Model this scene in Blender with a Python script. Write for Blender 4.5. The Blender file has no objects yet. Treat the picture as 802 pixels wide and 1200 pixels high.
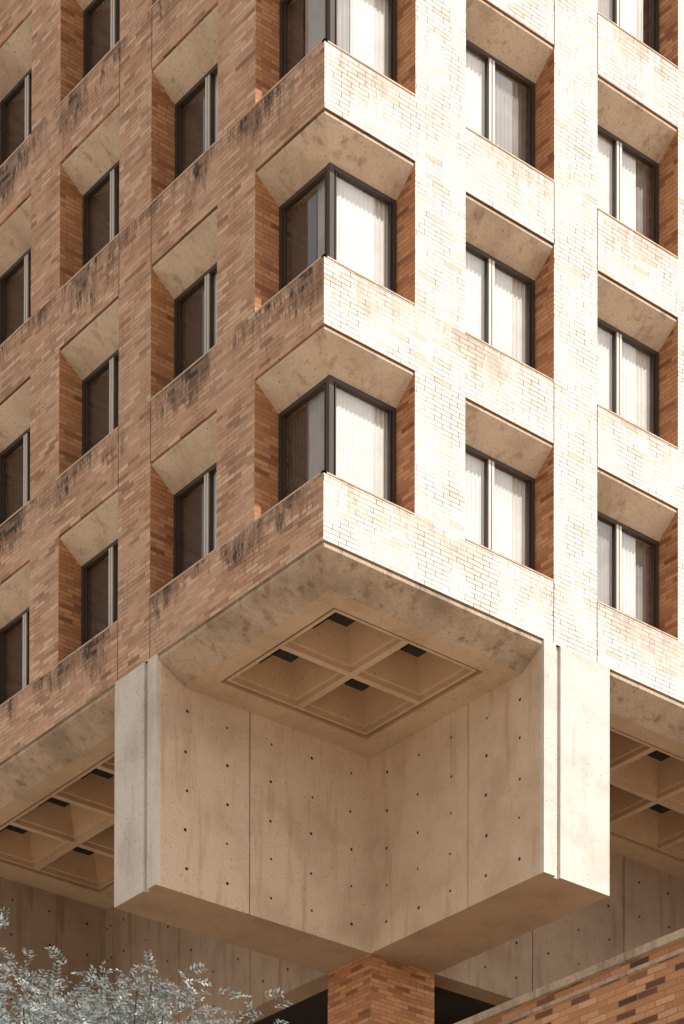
import bpy, math, random
from mathutils import Vector, Matrix
random.seed(7)
ZB=24.05; h=3.6
e1=1.95; e2=3.08; w=2.09; M=3.16; sp=1.113; d=0.504; s=0.416
L=4.92; LTX=6.54; LTY=6.30; c=0.408; d2=0.578; H2=4.18
LTS=(LTX,LTY)
NF=8; NM=12
scene=bpy.context.scene
col=bpy.context.collection

# ---------------------------------------------------------------- helpers
def empty(name):
    o=bpy.data.objects.new(name,None); col.objects.link(o); return o
class MB:
    def __init__(s): s.v=[];s.f=[];s.m=[]
    def face(s,pts,m=0):
        b=len(s.v); s.v+= [tuple(p) for p in pts]; s.f.append(tuple(range(b,b+len(pts)))); s.m.append(m)
    def box(s,x0,x1,y0,y1,z0,z1,m=0,mb=None):
        if x0>x1:x0,x1=x1,x0
        if y0>y1:y0,y1=y1,y0
        if z0>z1:z0,z1=z1,z0
        b=len(s.v)
        s.v+=[(x0,y0,z0),(x1,y0,z0),(x1,y1,z0),(x0,y1,z0),(x0,y0,z1),(x1,y0,z1),(x1,y1,z1),(x0,y1,z1)]
        for i,q in enumerate(((0,3,2,1),(4,5,6,7),(0,1,5,4),(1,2,6,5),(2,3,7,6),(3,0,4,7))):
            s.f.append(tuple(b+k for k in q)); s.m.append(mb if (i==0 and mb is not None) else m)
    def obj(s,name,mats,parent=None,smooth=False):
        me=bpy.data.meshes.new(name); me.from_pydata(s.v,[],s.f)
        for m in mats: me.materials.append(m)
        me.polygons.foreach_set("material_index",s.m)
        if smooth: me.polygons.foreach_set("use_smooth",[True]*len(s.f))
        me.update()
        o=bpy.data.objects.new(name,me); col.objects.link(o)
        if parent: o.parent=parent
        return o
def T(side,u,n,z): return (u,n,z+ZB) if side==0 else (n,u,z+ZB)
def tbox(mb,side,u0,u1,n0,n1,z0,z1,m=0,mbt=None):
    if side==0: mb.box(u0,u1,n0,n1,z0+ZB,z1+ZB,m,mbt)
    else: mb.box(n0,n1,u0,u1,z0+ZB,z1+ZB,m,mbt)

# ---------------------------------------------------------------- materials
class NT:
    def __init__(s,name):
        s.mat=bpy.data.materials.new(name); s.mat.use_nodes=True
        s.t=s.mat.node_tree; s.t.nodes.clear()
        s.out=s.t.nodes.new("ShaderNodeOutputMaterial")
    def n(s,typ,**k):
        nd=s.t.nodes.new(typ)
        for a,b in k.items(): setattr(nd,a,b)
        return nd
    def l(s,a,b): s.t.links.new(a,b)
    def setin(s,sock,v):
        if isinstance(v,bpy.types.NodeSocket): s.l(v,sock)
        else: sock.default_value=v
    def math(s,op,a,b=0.0,clamp=False):
        nd=s.n("ShaderNodeMath",operation=op); nd.use_clamp=clamp
        s.setin(nd.inputs[0],a); s.setin(nd.inputs[1],b)
        return nd.outputs[0]
    def mix(s,f,a,b,bt="MIX"):
        nd=s.n("ShaderNodeMix",data_type="RGBA",blend_type=bt)
        s.setin(nd.inputs[0],f); s.setin(nd.inputs[6],a); s.setin(nd.inputs[7],b)
        return nd.outputs[2]
    def smooth(s,v,a,b,lo=0.0,hi=1.0):
        nd=s.n("ShaderNodeMapRange",interpolation_type="SMOOTHSTEP")
        s.setin(nd.inputs[0],v); nd.inputs[1].default_value=a; nd.inputs[2].default_value=b
        nd.inputs[3].default_value=lo; nd.inputs[4].default_value=hi
        return nd.outputs[0]
    def ramp(s,f,pts):
        nd=s.n("ShaderNodeValToRGB"); cr=nd.color_ramp
        while len(cr.elements)<len(pts): cr.elements.new(0.5)
        for e,(p,cc) in zip(cr.elements,pts): e.position=p; e.color=(*cc,1)
        s.l(f,nd.inputs[0]); return nd.outputs[0]
    def noise(s,vec,scale,detail=3,rough=.55):
        nd=s.n("ShaderNodeTexNoise"); nd.inputs["Scale"].default_value=scale
        nd.inputs["Detail"].default_value=detail; nd.inputs["Roughness"].default_value=rough
        s.l(vec,nd.inputs["Vector"]); return nd.outputs["Fac"]
    def bsdf(s,colr,rough=.85,bump=None,bs=.3,bd=.01,spec=.3):
        b=s.n("ShaderNodeBsdfPrincipled"); s.setin(b.inputs["Base Color"],colr)
        s.setin(b.inputs["Roughness"],rough); b.inputs["Specular IOR Level"].default_value=spec
        if bump is not None:
            bn=s.n("ShaderNodeBump"); bn.inputs["Strength"].default_value=bs; bn.inputs["Distance"].default_value=bd
            s.l(bump,bn.inputs["Height"]); s.l(bn.outputs[0],b.inputs["Normal"])
        s.l(b.outputs[0],s.out.inputs[0]); return b
def vec(nt,pos,sx,sy,sz):
    m=nt.n("ShaderNodeMapping"); nt.l(pos,m.inputs[0]); m.inputs["Scale"].default_value=(sx,sy,sz); return m.outputs[0]

def brick_mat(name,cols,mortar,stain,mortar_dark,ch=.084,bl=.37,fade=.35,scol=(.045,.03,.022,1),mshade=.8,sbias=0.0):
    t=NT(name); g=t.n("ShaderNodeNewGeometry"); P=g.outputs["Position"]
    sx=t.n("ShaderNodeSeparateXYZ"); t.l(P,sx.inputs[0])
    sn=t.n("ShaderNodeSeparateXYZ"); t.l(g.outputs["True Normal"],sn.inputs[0])
    ny=t.math("ABSOLUTE",sn.outputs[1]); isy=t.math("GREATER_THAN",ny,.5)
    u=t.math("ADD",t.math("MULTIPLY",sx.outputs[0],isy),t.math("MULTIPLY",sx.outputs[1],t.math("SUBTRACT",1.0,isy)))
    z=sx.outputs[2]
    rz=t.math("DIVIDE",z,ch); row=t.math("FLOOR",rz); fv=t.math("FRACT",rz)
    wr=t.n("ShaderNodeTexWhiteNoise",noise_dimensions="1D"); t.l(row,wr.inputs["W"])
    par=t.math("MULTIPLY",t.math("MODULO",row,2.0),.5)
    uu=t.math("ADD",t.math("ADD",t.math("DIVIDE",u,bl),par),t.math("MULTIPLY",wr.outputs[0],.22))
    cl=t.math("FLOOR",uu); fu=t.math("FRACT",uu)
    cb=t.n("ShaderNodeCombineXYZ"); t.l(cl,cb.inputs[0]); t.l(row,cb.inputs[1]); t.l(isy,cb.inputs[2])
    wn=t.n("ShaderNodeTexWhiteNoise",noise_dimensions="3D"); t.l(cb.outputs[0],wn.inputs["Vector"])
    bc=t.ramp(wn.outputs["Value"],cols)
    mz=t.math("LESS_THAN",fv,.14); mu=t.math("LESS_THAN",fu,.04)
    mort=t.math("MAXIMUM",mz,mu)
    n1=t.noise(P,.8,4,.6); fine=t.noise(P,45,2,.5)
    bc=t.mix(t.smooth(n1,.35,.7,0,fade),bc,mortar)
    bc=t.mix(.45,bc,t.ramp(fine,[(.3,(.35,.35,.35)),(.7,(.65,.65,.65))]),"OVERLAY")
    soot=t.smooth(t.noise(vec(t,P,1,1,.8),1.3,4,.65),.43,.6)
    mc=t.mix(t.math("MULTIPLY",soot,mortar_dark),tuple(x*mshade for x in mortar[:3])+(1,),(.09,.055,.035,1))
    colr=t.mix(mort,bc,mc)
    if stain>0:
        fz=t.math("FRACT",t.math("DIVIDE",t.math("SUBTRACT",z,ZB-h*10),h))
        up=t.smooth(fz,.03,.29); dn=t.smooth(fz,.3085,.3095,1,0)
        ins=t.math("MULTIPLY",t.smooth(fz,.0,.01),dn)
        # soot gathers under the windows, not under the piers
        fm=t.math("FRACT",t.math("DIVIDE",t.math("ADD",t.math("SUBTRACT",u,e2),M*10),M))
        win=t.math("MULTIPLY",t.smooth(fm,.0,.12),t.smooth(fm,.60,.74,1,0))
        st=t.noise(P,.75,2,.5); st2=t.noise(vec(t,P,6,6,1.5),1.0,6,.85)
        th=t.math("ADD",t.math("ADD",t.math("MULTIPLY",up,.24+sbias),t.math("MULTIPLY",win,.12)),t.math("MULTIPLY",t.math("SUBTRACT",st,.5),1.1))
        v=t.math("ADD",th,t.math("MULTIPLY",t.math("SUBTRACT",st2,.5),1.5))
        sm=t.math("MULTIPLY",t.smooth(v,.24,.56),ins)
        rj=t.n("ShaderNodeTexWhiteNoise",noise_dimensions="3D"); t.l(cb.outputs[0],rj.inputs["Vector"])
        sm=t.math("MULTIPLY",sm,t.math("MULTIPLY",t.smooth(rj.outputs["Value"],0,1,.45,1.0),stain),clamp=True)
        colr=t.mix(sm,colr,scol)
    hgt=t.math("ADD",t.math("MULTIPLY",t.math("SUBTRACT",1.0,mort),.8),t.math("MULTIPLY",fine,.3))
    t.bsdf(colr,.8,hgt,.5,.008)
    return t.mat
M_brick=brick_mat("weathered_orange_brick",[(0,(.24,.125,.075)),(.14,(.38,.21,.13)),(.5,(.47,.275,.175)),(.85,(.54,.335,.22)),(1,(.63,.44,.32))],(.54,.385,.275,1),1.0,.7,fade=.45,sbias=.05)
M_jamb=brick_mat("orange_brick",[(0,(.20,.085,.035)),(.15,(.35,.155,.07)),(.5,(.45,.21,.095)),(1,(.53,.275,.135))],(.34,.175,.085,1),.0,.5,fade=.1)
M_brickR=brick_mat("sunlit_brick",[(0,(.54,.44,.36)),(.08,(.67,.58,.50)),(.5,(.72,.645,.575)),(1,(.76,.69,.63))],(.65,.575,.50,1),.6,.95,fade=.4,scol=(.27,.18,.12,1),mshade=.72,sbias=.06)  # paler copy of the brick: sunlight put into the front's colour
M_brickL=brick_mat("dark_flecked_brick",[(0,(.07,.035,.022)),(.24,(.15,.065,.035)),(.29,(.40,.18,.08)),(.8,(.50,.25,.12)),(1,(.57,.33,.18))],(.38,.22,.13,1),.0,.2,ch=.10,bl=.4,fade=.15)

def conc_mat(name,base,dark,amt=1.0,streak=.4,speck=.4):
    t=NT(name); g=t.n("ShaderNodeNewGeometry"); P=g.outputs["Position"]
    n1=t.noise(P,.9,5,.62); n2=t.noise(vec(t,P,4,4,.5),1,4,.6); n3=t.noise(P,22,5,.85)
    colr=t.mix(t.smooth(n1,.4,.72,0,.45*amt),base,dark)
    colr=t.mix(t.smooth(n2,.52,.74,0,streak*amt),colr,dark)
    colr=t.mix(t.smooth(n3,.5,.66,0,speck),colr,dark)
    vo=t.n("ShaderNodeTexVoronoi"); vo.inputs["Scale"].default_value=9; t.l(P,vo.inputs["Vector"])
    sel=t.n("ShaderNodeSeparateColor"); t.l(vo.outputs["Color"],sel.inputs[0])
    pit=t.math("MULTIPLY",t.math("LESS_THAN",vo.outputs["Distance"],.13),t.math("GREATER_THAN",sel.outputs[0],.66))
    colr=t.mix(t.math("MULTIPLY",pit,.6),colr,tuple(x*.35 for x in dark[:3])+(1,))
    hh=t.math("SUBTRACT",t.math("ADD",n3,t.math("MULTIPLY",n1,.5)),pit)
    t.bsdf(colr,.88,hh,.4,.012)
    return t.mat
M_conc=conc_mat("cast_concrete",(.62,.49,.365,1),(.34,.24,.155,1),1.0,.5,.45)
M_back=conc_mat("shaded_concrete",(.37,.28,.20,1),(.20,.135,.09,1),1.1,.6)  # darker copy of the cast concrete, overhang shade in its colour
M_under=conc_mat("underside_concrete",(.42,.305,.205,1),(.23,.15,.09,1),1.0,.2,.5)  # underside shade put into the colour, darker than the cast concrete
M_cof=conc_mat("warm_soffit_concrete",(.48,.325,.20,1),(.30,.18,.10,1),.9,.2)
M_rim=conc_mat("soffit_concrete",(.58,.44,.31,1),(.32,.22,.14,1),1.0,.3)
M_conc_fin=conc_mat("pale_concrete",(.62,.57,.51,1),(.36,.315,.26,1),1.2,.4)
M_hood=conc_mat("hood_concrete",(.60,.49,.38,1),(.28,.19,.125,1),1.1,.6,.6)
M_edge=conc_mat("stained_edge_concrete",(.48,.375,.28,1),(.15,.105,.07,1),1.3,.6,.6)
def plain(name,colr,rough=.5,metal=0,var=.15,dk=.6):
    t=NT(name); g=t.n("ShaderNodeNewGeometry")
    n=t.noise(g.outputs["Position"],1.4,3,.6)
    b=t.bsdf(t.mix(t.smooth(n,.4,.62,0,var),colr,tuple(x*dk for x in colr[:3])+(1,)),rough)
    b.inputs["Metallic"].default_value=metal
    return t.mat
M_dark=plain("dark_joint",(.035,.026,.02,1),.9)
M_joint_shadow=plain("joint_shadow_line",(.12,.085,.06,1),.9)  # movement joints, and the shadow line painted under the brick at hoods
M_frame=plain("bronze_window_frame",(.07,.055,.045,1),.45,.3)
M_alu=plain("pale_aluminium",(.62,.58,.53,1),.4,.2)
M_room=plain("dim_room",(.06,.05,.045,1),.9)
M_black=plain("black_light_fitting",(.012,.012,.012,1),.6)
M_b1=plain("white_blind",(.86,.85,.82,1),.8,0,.5,.78)  # patchy tone painted in for cloud reflections on the panes
M_b2=plain("grey_blind",(.46,.43,.40,1),.8,0,.5)
M_b3=plain("dark_blind",(.10,.085,.072,1),.8,0,.2)
# glass
t=NT("window_glass"); tr=t.n("ShaderNodeBsdfTransparent"); tr.inputs[0].default_value=(.91,.91,.90,1)
gl=t.n("ShaderNodeBsdfGlossy"); gl.inputs["Roughness"].default_value=.02; gl.inputs["Color"].default_value=(.95,.95,.95,1)
g=t.n("ShaderNodeNewGeometry"); nz=t.noise(g.outputs["Position"],.7,2,.5)
bn=t.n("ShaderNodeBump"); bn.inputs["Strength"].default_value=.05; bn.inputs["Distance"].default_value=.05; t.l(nz,bn.inputs["Height"]); t.l(bn.outputs[0],gl.inputs["Normal"])
lw=t.n("ShaderNodeLayerWeight"); lw.inputs[0].default_value=.5
fac=t.math("ADD",t.math("MULTIPLY",t.math("POWER",lw.outputs["Facing"],4.0),.8),.12,clamp=True)
mx=t.n("ShaderNodeMixShader"); t.l(fac,mx.inputs[0]); t.l(tr.outputs[0],mx.inputs[1]); t.l(gl.outputs[0],mx.inputs[2]); t.l(mx.outputs[0],t.out.inputs[0])
M_glass=t.mat

# ---------------------------------------------------------------- tower
tower=empty("brick_office_tower")
openings=[(0,e1)]
u=e2
while len(openings)<NM:
    openings.append((u,u+w)); u+=M
UE=openings[-1][1]+(M-w)
TOP=NF*h
brick=MB(); splay=MB(); frame=MB(); glass=MB(); blind=MB(); joint=MB()
for side in (0,1):
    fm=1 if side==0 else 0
    for i,(a,b) in enumerate(openings):
        nx=openings[i+1][0] if i+1<len(openings) else UE
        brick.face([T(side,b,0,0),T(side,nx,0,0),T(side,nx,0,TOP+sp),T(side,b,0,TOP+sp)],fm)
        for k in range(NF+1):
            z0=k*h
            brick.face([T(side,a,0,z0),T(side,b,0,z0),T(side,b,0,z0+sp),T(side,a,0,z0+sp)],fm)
            if k==NF: continue
            zs=z0+sp; zh=z0+h
            brick.face([T(side,b,0,zs),T(side,b,d+.3,zs),T(side,b,d+.3,zh),T(side,b,0,zh)],2)
            if i>0: brick.face([T(side,a,0,zs),T(side,a,d+.3,zs),T(side,a,d+.3,zh),T(side,a,0,zh)],2)
            n0=.05; nf=.035
            if i==0:
                brick.face([T(side,0,0,zs),T(side,b,0,zs),T(side,b,d+.3,zs),T(side,d+.3,d+.3,zs)],2)
                brick.face([T(side,0,0,zh),T(side,b,0,zh),T(side,b,.06,zh),T(side,.06,.06,zh)],2)
                ia,oa,of=d,n0,nf
            else:
                brick.face([T(side,a,0,zs),T(side,b,0,zs),T(side,b,d+.3,zs),T(side,a,d+.3,zs)],2)
                brick.face([T(side,a,0,zh),T(side,b,0,zh),T(side,b,.06,zh),T(side,a,.06,zh)],2)
                ia,oa,of=a,a,a
            zl=zh-.02
            splay.face([T(side,oa,n0,zl+.02),T(side,b,n0,zl+.02),T(side,b,n0,zl),T(side,oa,n0,zl)],1)  # dark strip painting the shadow line below the brick
            splay.face([T(side,of,nf,zl),T(side,b,nf,zl),T(side,b,nf,zl-.045),T(side,of,nf,zl-.045)])
            splay.face([T(side,of,nf,zl-.045),T(side,b,nf,zl-.045),T(side,b,d,zh-s),T(side,ia,d,zh-s)])
            splay.face([T(side,ia,d,zh-s),T(side,b,d,zh-s),T(side,b,d+.3,zh-s),T(side,ia+(.3 if i==0 else 0),d+.3,zh-s)])
            zt=zh-s-.002; zb=zs+.003; wa=(d if i==0 else a)+.002; wb=b-.002
            f=.075
            tbox(frame,side,(-.012 if i==0 else a+.003),b-.003,-.012,.06,zs+.002,zs+.026,2)
            tbox(frame,side,wa,wb,d,d+.1,zt-f,zt,0)
            tbox(frame,side,wa,wb,d,d+.1,zb,zb+f*.9,0)
            tbox(frame,side,wb-f,wb,d+.001,d+.101,zb+f*.9,zt-f,0)
            tbox(frame,side,wb-f-.045,wb-f-.015,d+.03,d+.09,zb+f*.9,zt-f,0)
            if i>0:
                tbox(frame,side,wa,wa+f,d+.001,d+.101,zb+f*.9,zt-f,0)
                m=(wa+wb)/2
                tbox(frame,side,m-.085,m+.085,d+.02,d+.1,zb+f*.9,zt-f,0)
                tbox(frame,side,m-.065,m-.012,d-.005,d+.02,zb+f*.9,zt-f,1)
                tbox(frame,side,m+.012,m+.065,d-.005,d+.02,zb+f*.9,zt-f,1)
            else:
                if side==0: frame.box(d-.005,d+.09,d-.005,d+.09,zb+ZB,zt+ZB,0)
                tbox(frame,side,d+.13,d+.155,d+.01,d+.08,zb+f*.9,zt-f,0)
            gn=d+.06
            glass.face([T(side,wa,gn,zb),T(side,wb,gn,zb),T(side,wb,gn,zt),T(side,wa,gn,zt)])
            def pleat(u0,u1,n,mi):
                st=.024; x=u0; pts=[]
                while x<u1:
                    pts.append((x,n+.016*math.sin(x/.096*math.pi*2))); x+=st
                for (p,q) in zip(pts[:-1],pts[1:]):
                    blind.face([T(side,p[0],p[1],zb),T(side,q[0],q[1],zb),T(side,q[0],q[1],zt),T(side,p[0],p[1],zt)],mi)
            r=random.random(); mid=(wa+wb)/2
            if side==0:
                if i==0:
                    cw=random.choice([.3,.42,.6])
                    pleat(wa+.1,wa+cw,gn+.13,1); pleat(wa+cw-.04,wb,gn+.10,0)
                else:
                    pleat(wa,mid,gn+.10,random.choice([0,0,1,0]))
                    cut=wb-(random.choice([0,0,.25,.45]))
                    pleat(mid,cut,gn+.10,random.choice([0,0,0,1]))
                    if cut<wb: pleat(cut,wb,gn+.2,random.choice([1,2]))
            else:
                if i==0:
                    cw=random.choice([.6,.8,.95])
                    pleat(wa+.1,wa+cw,gn+.12,1); pleat(wa+cw+.05,wb,gn+.14,2)
                else:
                    pleat(wa,mid,gn+.07,random.choice([0,0,1]))
                    cw=random.choice([0,0,.12,.25]); pleat(mid,mid+cw,gn+.10,1); pleat(mid+cw,wb,gn+.12,2)
    uu=[openings[1][1],openings[2][0]]
    j=openings[2][0]
    while j<UE-3*M: uu.append(j+3*M); uu.append(j+3*M-(M-w)); j+=3*M
    for x in uu:
        for k in range(NF+1):
            tbox(joint,side,x-.009,x+.009,-.003,.02,k*h+.002,k*h+sp-.002)
room=MB()
rn=d+1.1
for side in(0,1):
    room.face([T(side,rn,rn,0),T(side,UE-.3,rn,0),T(side,UE-.3,rn,TOP),T(side,rn,rn,TOP)])
    for k in range(NF+1):
        for zz in (k*h+sp-.01,k*h+h-s+.01):
            if zz>TOP: continue
            room.face([T(side,d+.3,d+.3,zz),T(side,UE-.3,d+.3,zz),T(side,UE-.3,rn,zz),T(side,rn,rn,zz)])
room.obj("rooms",[M_room],tower)
brick.face([(0,0,ZB+TOP+sp),(UE,0,ZB+TOP+sp),(UE,UE,ZB+TOP+sp),(0,UE,ZB+TOP+sp)])
brick.face([(UE,0,ZB),(UE,UE,ZB),(UE,UE,ZB+TOP+sp),(UE,0,ZB+TOP+sp)])
brick.face([(0,UE,ZB),(UE,UE,ZB),(UE,UE,ZB+TOP+sp),(0,UE,ZB+TOP+sp)])
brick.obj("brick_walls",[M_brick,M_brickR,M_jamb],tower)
splay.obj("sloped_window_hoods",[M_hood,M_joint_shadow],tower)
frame.obj("window_frames",[M_frame,M_alu,M_hood],tower)
glass.obj("window_glass",[M_glass],tower)
blind.obj("window_blinds",[M_b1,M_b2,M_b3],tower)
joint.obj("movement_joints",[M_joint_shadow],tower)

# ---------------------------------------------------------------- coffered soffits
sof=MB()
def coffered(x0,x1,y0,y1,nx,ny,mx0,my0,cell,z):
    px0=x0+mx0; px1=px0+cell*nx; py0=y0+my0; py1=py0+cell*ny
    Z=z+ZB
    def ring(a,b,za,zb,m=0):
        ax0,ax1,ay0,ay1=a; bx0,bx1,by0,by1=b
        A=[(ax0,ay0,za),(ax1,ay0,za),(ax1,ay1,za),(ax0,ay1,za)]
        B=[(bx0,by0,zb),(bx1,by0,zb),(bx1,by1,zb),(bx0,by1,zb)]
        for i in range(4):
            j=(i+1)%4; sof.face([A[i],A[j],B[j],B[i]],m)
    ring((x0,x1,y0,y1),(px0,px1,py0,py1),Z,Z,3)
    ring((px0,px1,py0,py1),(px0+.004,px1-.004,py0+.004,py1-.004),Z,Z+.16)
    g=.075
    ring((px0,px1,py0,py1),(px0+g,px1-g,py0+g,py1-g),Z+.16,Z+.16,1)
    ring((px0+g,px1-g,py0+g,py1-g),(px0+g,px1-g,py0+g,py1-g),Z+.16,Z+.03)
    fx=(px1-px0-2*g)/nx; fy=(py1-py0-2*g)/ny
    for i in range(nx):
        for j in range(ny):
            a=(px0+g+i*fx,px0+g+(i+1)*fx,py0+g+j*fy,py0+g+(j+1)*fy)
            r=.07
            b=(a[0]+r,a[1]-r,a[2]+r,a[3]-r); ring(a,b,Z+.03,Z+.03,3)
            b2=(b[0]+.01,b[1]-.01,b[2]+.01,b[3]-.01); ring(b,b2,Z+.03,Z+.12)
            k2=.06; b3=(b2[0]+k2,b2[1]-k2,b2[2]+k2,b2[3]-k2); ring(b2,b3,Z+.12,Z+.12,3)
            k=.36; t_=(b3[0]+k,b3[1]-k,b3[2]+k,b3[3]-k); ring(b3,t_,Z+.12,Z+.95)
            sof.face([(t_[0],t_[2],Z+.95),(t_[1],t_[2],Z+.95),(t_[1],t_[3],Z+.95),(t_[0],t_[3],Z+.95)])
            sof.box(b3[0]+.09,b3[0]+.49,b3[2]+.09,b3[2]+.35,Z+.13,Z+.42,2)
m0=.40; m1=.56; cell=(L-d2-m0-m1)/2
coffered(d2,L,d2,L,2,2,m0,m0,cell,-c)
BL=3*M
for bay in range(3):
    for side in (0,1):
        a=LTS[side]+bay*BL; b=L+(bay+1)*BL
        n=int((b-a-.7)//cell); mg=(b-a-n*cell)/2
        if side==0: coffered(a,b,d2,L,n,2,mg,m0,cell,-c)
        else: coffered(d2,L,a,b,2,n,m0,mg,cell,-c)
def edge(side,u0,u1,miter):
    n0=.05; nf=.03; zl=-.004
    o=n0 if miter else u0; of=nf if miter else u0; ii=d2 if miter else u0
    sof.face([T(side,0 if miter else u0,0,zl),T(side,u1,0,zl),T(side,u1,n0,zl),T(side,o,n0,zl)],1)
    sof.face([T(side,o,n0,zl),T(side,u1,n0,zl),T(side,u1,n0,zl-.03),T(side,o,n0,zl-.03)],1)
    sof.face([T(side,of,nf,zl-.03),T(side,u1,nf,zl-.03),T(side,u1,nf,zl-.09),T(side,of,nf,zl-.09)],1)
    sof.face([T(side,of,nf,zl-.09),T(side,u1,nf,zl-.09),T(side,u1,d2,-c),T(side,ii,d2,-c)],1)
for side in (0,1):
    edge(side,0,L,True)
    for bay in range(3): edge(side,LTS[side]+bay*BL,L+(bay+1)*BL,False)
sof.obj("coffered_soffit",[M_cof,M_edge,M_black,M_rim],tower)

# ---------------------------------------------------------------- concrete cross walls
wall=MB(); ties=MB(); core=MB()
def disc(side,u,n,z,r=.027):
    ties.face([T(side,u+r*math.cos(k*math.pi/4),n,z+r*math.sin(k*math.pi/4)) for k in range(8)])
def panelwall(side,u0,u1,n0,n1,z0,z1,joints,mi=0):
    cuts=[u0]+[x for x in joints if u0+.2<x<u1-.2]+[u1]
    g=.011
    for a,b in zip(cuts[:-1],cuts[1:]):
        aa=a+(g if a!=u0 else 0); bb=b-(g if b!=u1 else 0)
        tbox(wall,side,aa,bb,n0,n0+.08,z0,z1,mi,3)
        wd=b-a; cols=[.28*wd,.74*wd] if wd<2.5 else [.17*wd,.5*wd,.83*wd]
        for q in cols:
            for r in range(5):
                disc(side,a+q+random.uniform(-.02,.02),n0-.003,-.85-r*.72+random.uniform(-.02,.02),random.uniform(.022,.034))
    tbox(core,side,u0+.001,u1-.001,n0+.03,n0+.079,z0+.002,z1-.002)
    tbox(wall,side,u0,u1,n0+.08,n1,z0,z1,mi,3)
for bay in range(4):
    y0=L+bay*BL
    for side in (0,1):
        oth=1-side
        Tk=LTS[oth]-L
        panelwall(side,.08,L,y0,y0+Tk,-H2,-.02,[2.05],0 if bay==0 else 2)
        tbox(wall,oth,y0,y0+.29,-.02,.08,-H2,-.004,1,3)
        tbox(wall,oth,y0+.29,y0+.40,.05,.08,-H2,-.004,1,3)
        tbox(wall,oth,y0+.40,y0+Tk,-.02,.08,-H2,-.004,1,3)
wall.box(L,LTX,L,LTY,ZB-H2,ZB-.02,0,3)
for side in(0,1):
    for bay in range(3):
        a=LTS[side]+bay*BL; b=L+(bay+1)*BL
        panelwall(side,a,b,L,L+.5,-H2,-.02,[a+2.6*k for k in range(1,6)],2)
wall.obj("concrete_walls",[M_conc,M_conc_fin,M_back,M_under],tower)
core.obj("panel_joints",[M_dark],tower)
ties.obj("tie_holes",[M_dark],tower)
base=MB()
base.box(L+.01,LTX-.01,L+.01,LTY-.01,0,ZB-H2-.002,0)
for bay in range(1,4):
    q=L+bay*BL
    base.box(q,q+LTX-L,L+.01,LTX-.01,0,ZB-H2-.002,0); base.box(L+.01,LTX-.01,q,q+LTY-L,0,ZB-H2-.002,0)
zt=ZB-H2-.002
base.box(LTX+.8,UE-.1,LTX+.8,UE-.1,0,zt,1)
for side in(0,1):
    x=LTX+.82
    while x<UE-.2:
        if side==0: base.box(x,x+.06,LTX+.6,LTX+.8,0,zt-.1,2)
        else: base.box(LTX+.6,LTX+.8,x,x+.06,0,zt-.1,2)
        x+=.2
base.box(L+.5,UE-.1,L+.5,UE-.1,zt+.003,zt+.2,1)
base.obj("base_storeys",[M_jamb,M_dark,M_room],tower)

# ---------------------------------------------------------------- neighbouring brick annex
annex=empty("brick_annex")
ax=.5; az=ZB-8.70
an=MB()
an.box(ax,ax+20,-34,-.6,0,az-.32,0)
an.box(ax-.03,ax+20,-34.03,-.57,az-.32,az-.26,1)
an.box(ax+.02,ax+20,-34,-.6,az-.26,az-.12,0)
an.box(ax-.06,ax+20,-34.06,-.54,az-.12,az,1)
an.obj("walls_and_coping",[M_brickL,M_edge],annex)

# ---------------------------------------------------------------- ground
gm=NT("paving"); g=gm.n("ShaderNodeNewGeometry"); n=gm.noise(g.outputs["Position"],.5,4,.6)
br=gm.n("ShaderNodeTexBrick"); gm.l(g.outputs["Position"],br.inputs["Vector"]); br.inputs["Scale"].default_value=1.0
br.inputs["Color1"].default_value=(.56,.465,.36,1); br.inputs["Color2"].default_value=(.50,.41,.32,1); br.inputs["Mortar"].default_value=(.3,.25,.2,1); br.inputs["Mortar Size"].default_value=.01
gm.bsdf(gm.mix(gm.smooth(n,.4,.7,0,.2),br.outputs["Color"],(.42,.36,.29,1)),.85)
gd=MB(); gd.face([(-3000,-3000,0),(3000,-3000,0),(3000,3000,0),(-3000,3000,0)]); gd.obj("ground",[plain("light_ground",(.42,.35,.28,1),.9)])
pv=MB(); pv.box(-60,70,-75,70,-.1,.12); pv.obj("plaza_pavement",[gm.mat])

# ---------------------------------------------------------------- tree
tree=empty("honey_locust_tree")
lt=NT("leaf"); g=lt.n("ShaderNodeNewGeometry")
lc=lt.ramp(g.outputs["Random Per Island"],[(0,(.14,.16,.15)),(.5,(.33,.36,.345)),(1,(.58,.61,.59))])
b=lt.bsdf(lc,.5)
tl=lt.n("ShaderNodeBsdfTranslucent"); lt.l(lc,tl.inputs[0]); ms=lt.n("ShaderNodeMixShader"); ms.inputs[0].default_value=.3
lt.l(b.outputs[0],ms.inputs[1]); lt.l(tl.outputs[0],ms.inputs[2]); lt.l(ms.outputs[0],lt.out.inputs[0])
M_bark=plain("bark",(.09,.07,.055,1),.9)
TX,TY=-14.92,-16.49
def tube(mb,p,q,r0,r1,n=6):
    p=Vector(p);q=Vector(q);dd=(q-p).normalized(); a=dd.orthogonal().normalized(); b=dd.cross(a)
    for i in range(n):
        t0=i*2*math.pi/n;t1=(i+1)*2*math.pi/n
        f=lambda P,r,t:P+(a*math.cos(t)+b*math.sin(t))*r
        mb.face([f(p,r0,t0),f(p,r0,t1),f(q,r1,t1),f(q,r1,t0)])
tk=MB(); lv=MB()
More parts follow.
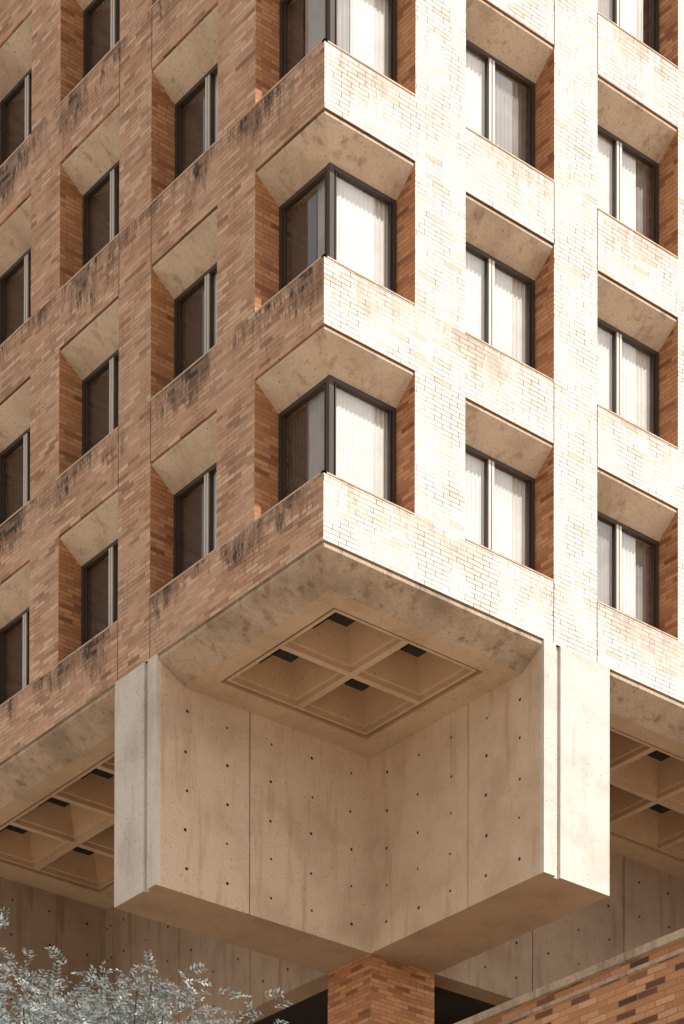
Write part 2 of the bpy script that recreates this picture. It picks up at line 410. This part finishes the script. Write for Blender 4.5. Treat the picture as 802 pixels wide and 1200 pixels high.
def frond(p,dr,ln):
    dr=dr.normalized(); sdv=dr.cross(Vector((random.gauss(0,.6),random.gauss(0,.6),1))).normalized()
    up=sdv.cross(dr)
    n=int(ln/.025); pos=p.copy(); dc=dr.copy()
    for i in range(n):
        t_=i/n
        nxt=pos+dc*(ln/n); dc=(dc+Vector((0,0,-.07))).normalized()
        ll=.052*(1-.6*abs(t_-.4)); ww=.0115
        for sg in(-1,1):
            o=(sdv*sg*.9+dc*.45+up*random.uniform(-.45,.55)).normalized()
            e=pos+o*ll; m=pos+o*ll*.5; x=dc*ww
            lv.face([pos,m+x,e,m-x])
        pos=nxt
C0=Vector((TX,TY,6.36))
tube(tk,(TX,TY,0.1),(TX+.05,TY,3.2),.17,.12,10)
tips=[]
for i in range(260):
    az_=random.uniform(0,2*math.pi); el=math.asin(random.uniform(.1,1)**.7)
    rr=random.uniform(.80,.98)
    R=Vector((2.5*math.cos(el)*math.cos(az_),2.5*math.cos(el)*math.sin(az_),2.0*math.sin(el)))*rr
    tips.append((C0+R,50))
for q in ((-15.62,-15.9,8.52),(-15.5,-16.0,8.70),(-15.38,-16.10,8.84)):
    tips.append((Vector(q),17))
for ti,(tp,nf) in enumerate(tips):
    s0=Vector((TX+.05,TY,3.2+random.uniform(-.3,.6))); mid=s0.lerp(tp,.6)+Vector((random.gauss(0,.15),random.gauss(0,.15),.05))
    if ti%3==0 or nf<20:
        tube(tk,s0,mid,.045,.022); tube(tk,mid,tp,.022,.005)
    sg_=.20 if nf>20 else .08
    for k in range(nf):
        f_=random.uniform(.4,1.02); bp=mid.lerp(tp,f_ if nf>20 else .97)+Vector((random.gauss(0,sg_),random.gauss(0,sg_),random.gauss(0,sg_*.3)))
        dr=(bp-C0); dr.z*=.2; dr=dr.normalized()+Vector((random.gauss(0,.7),random.gauss(0,.7),random.gauss(0,.25)))
        frond(bp,dr,random.uniform(.13,.24))
tk.obj("trunk_and_limbs",[M_bark],tree,True); lv.obj("leaves",[lt.mat],tree)

# ---------------------------------------------------------------- light
sd=Vector((.25,-1,1.1)).normalized()
wd=bpy.data.worlds.new("World"); scene.world=wd; wd.use_nodes=True
wt=wd.node_tree; bg=wt.nodes["Background"]
sk=wt.nodes.new("ShaderNodeTexSky"); sk.sky_type="NISHITA"; sk.sun_disc=False
sk.sun_elevation=math.asin(sd.z); sk.sun_rotation=math.atan2(sd.x,sd.y)
hs=wt.nodes.new("ShaderNodeHueSaturation"); hs.inputs["Saturation"].default_value=.18
wt.links.new(sk.outputs[0],hs.inputs["Color"])
mm=wt.nodes.new("ShaderNodeMix"); mm.data_type="RGBA"; mm.blend_type="MULTIPLY"; mm.inputs[0].default_value=1; mm.inputs[7].default_value=(1,.94,.88,1)
wt.links.new(hs.outputs[0],mm.inputs[6])
tc=wt.nodes.new("ShaderNodeTexCoord"); cn=wt.nodes.new("ShaderNodeTexNoise"); cn.inputs["Scale"].default_value=3.2; cn.inputs["Detail"].default_value=5
wt.links.new(tc.outputs["Generated"],cn.inputs["Vector"])
mr=wt.nodes.new("ShaderNodeMapRange"); mr.interpolation_type="SMOOTHSTEP"
for i,v in ((1,.42),(2,.62),(3,.75),(4,2.0)): mr.inputs[i].default_value=v
wt.links.new(cn.outputs["Fac"],mr.inputs[0])
sc=wt.nodes.new("ShaderNodeVectorMath"); sc.operation="SCALE"
wt.links.new(mm.outputs[2],sc.inputs[0]); wt.links.new(mr.outputs[0],sc.inputs["Scale"])
wt.links.new(sc.outputs[0],bg.inputs[0]); bg.inputs[1].default_value=.135
sl=bpy.data.lights.new("sun","SUN"); sl.energy=5; sl.angle=math.radians(.53); sl.color=(1,.965,.92)
so=bpy.data.objects.new("sun",sl); col.objects.link(so); so.rotation_euler=sd.to_track_quat("Z","Y").to_euler()

# ---------------------------------------------------------------- camera
yaw,pit,rol=.8662,.0138,.0016
fw=Vector((math.cos(yaw)*math.cos(pit),math.sin(yaw)*math.cos(pit),math.sin(pit)))
r=Vector((math.sin(yaw),-math.cos(yaw),0)); up=r.cross(fw)
r2=r*math.cos(rol)+up*math.sin(rol); u2=-r*math.sin(rol)+up*math.cos(rol)
cd=bpy.data.cameras.new("camera"); cam=bpy.data.objects.new("camera",cd); col.objects.link(cam)
mt=Matrix((r2,u2,-fw)).transposed().to_4x4(); mt.translation=Vector((-24.4169,-32.0296,-22.4512+ZB)); cam.matrix_world=mt
cd.sensor_fit="VERTICAL"; cd.sensor_height=36; cd.lens=2878.5/1200*36
cd.shift_x=(401-529.04)/1200; cd.shift_y=(2187.1-600)/1200
cd.clip_end=6000; cd.clip_start=.1
scene.camera=cam
scene.view_settings.view_transform="Standard"; scene.view_settings.look="None"; scene.view_settings.exposure=0
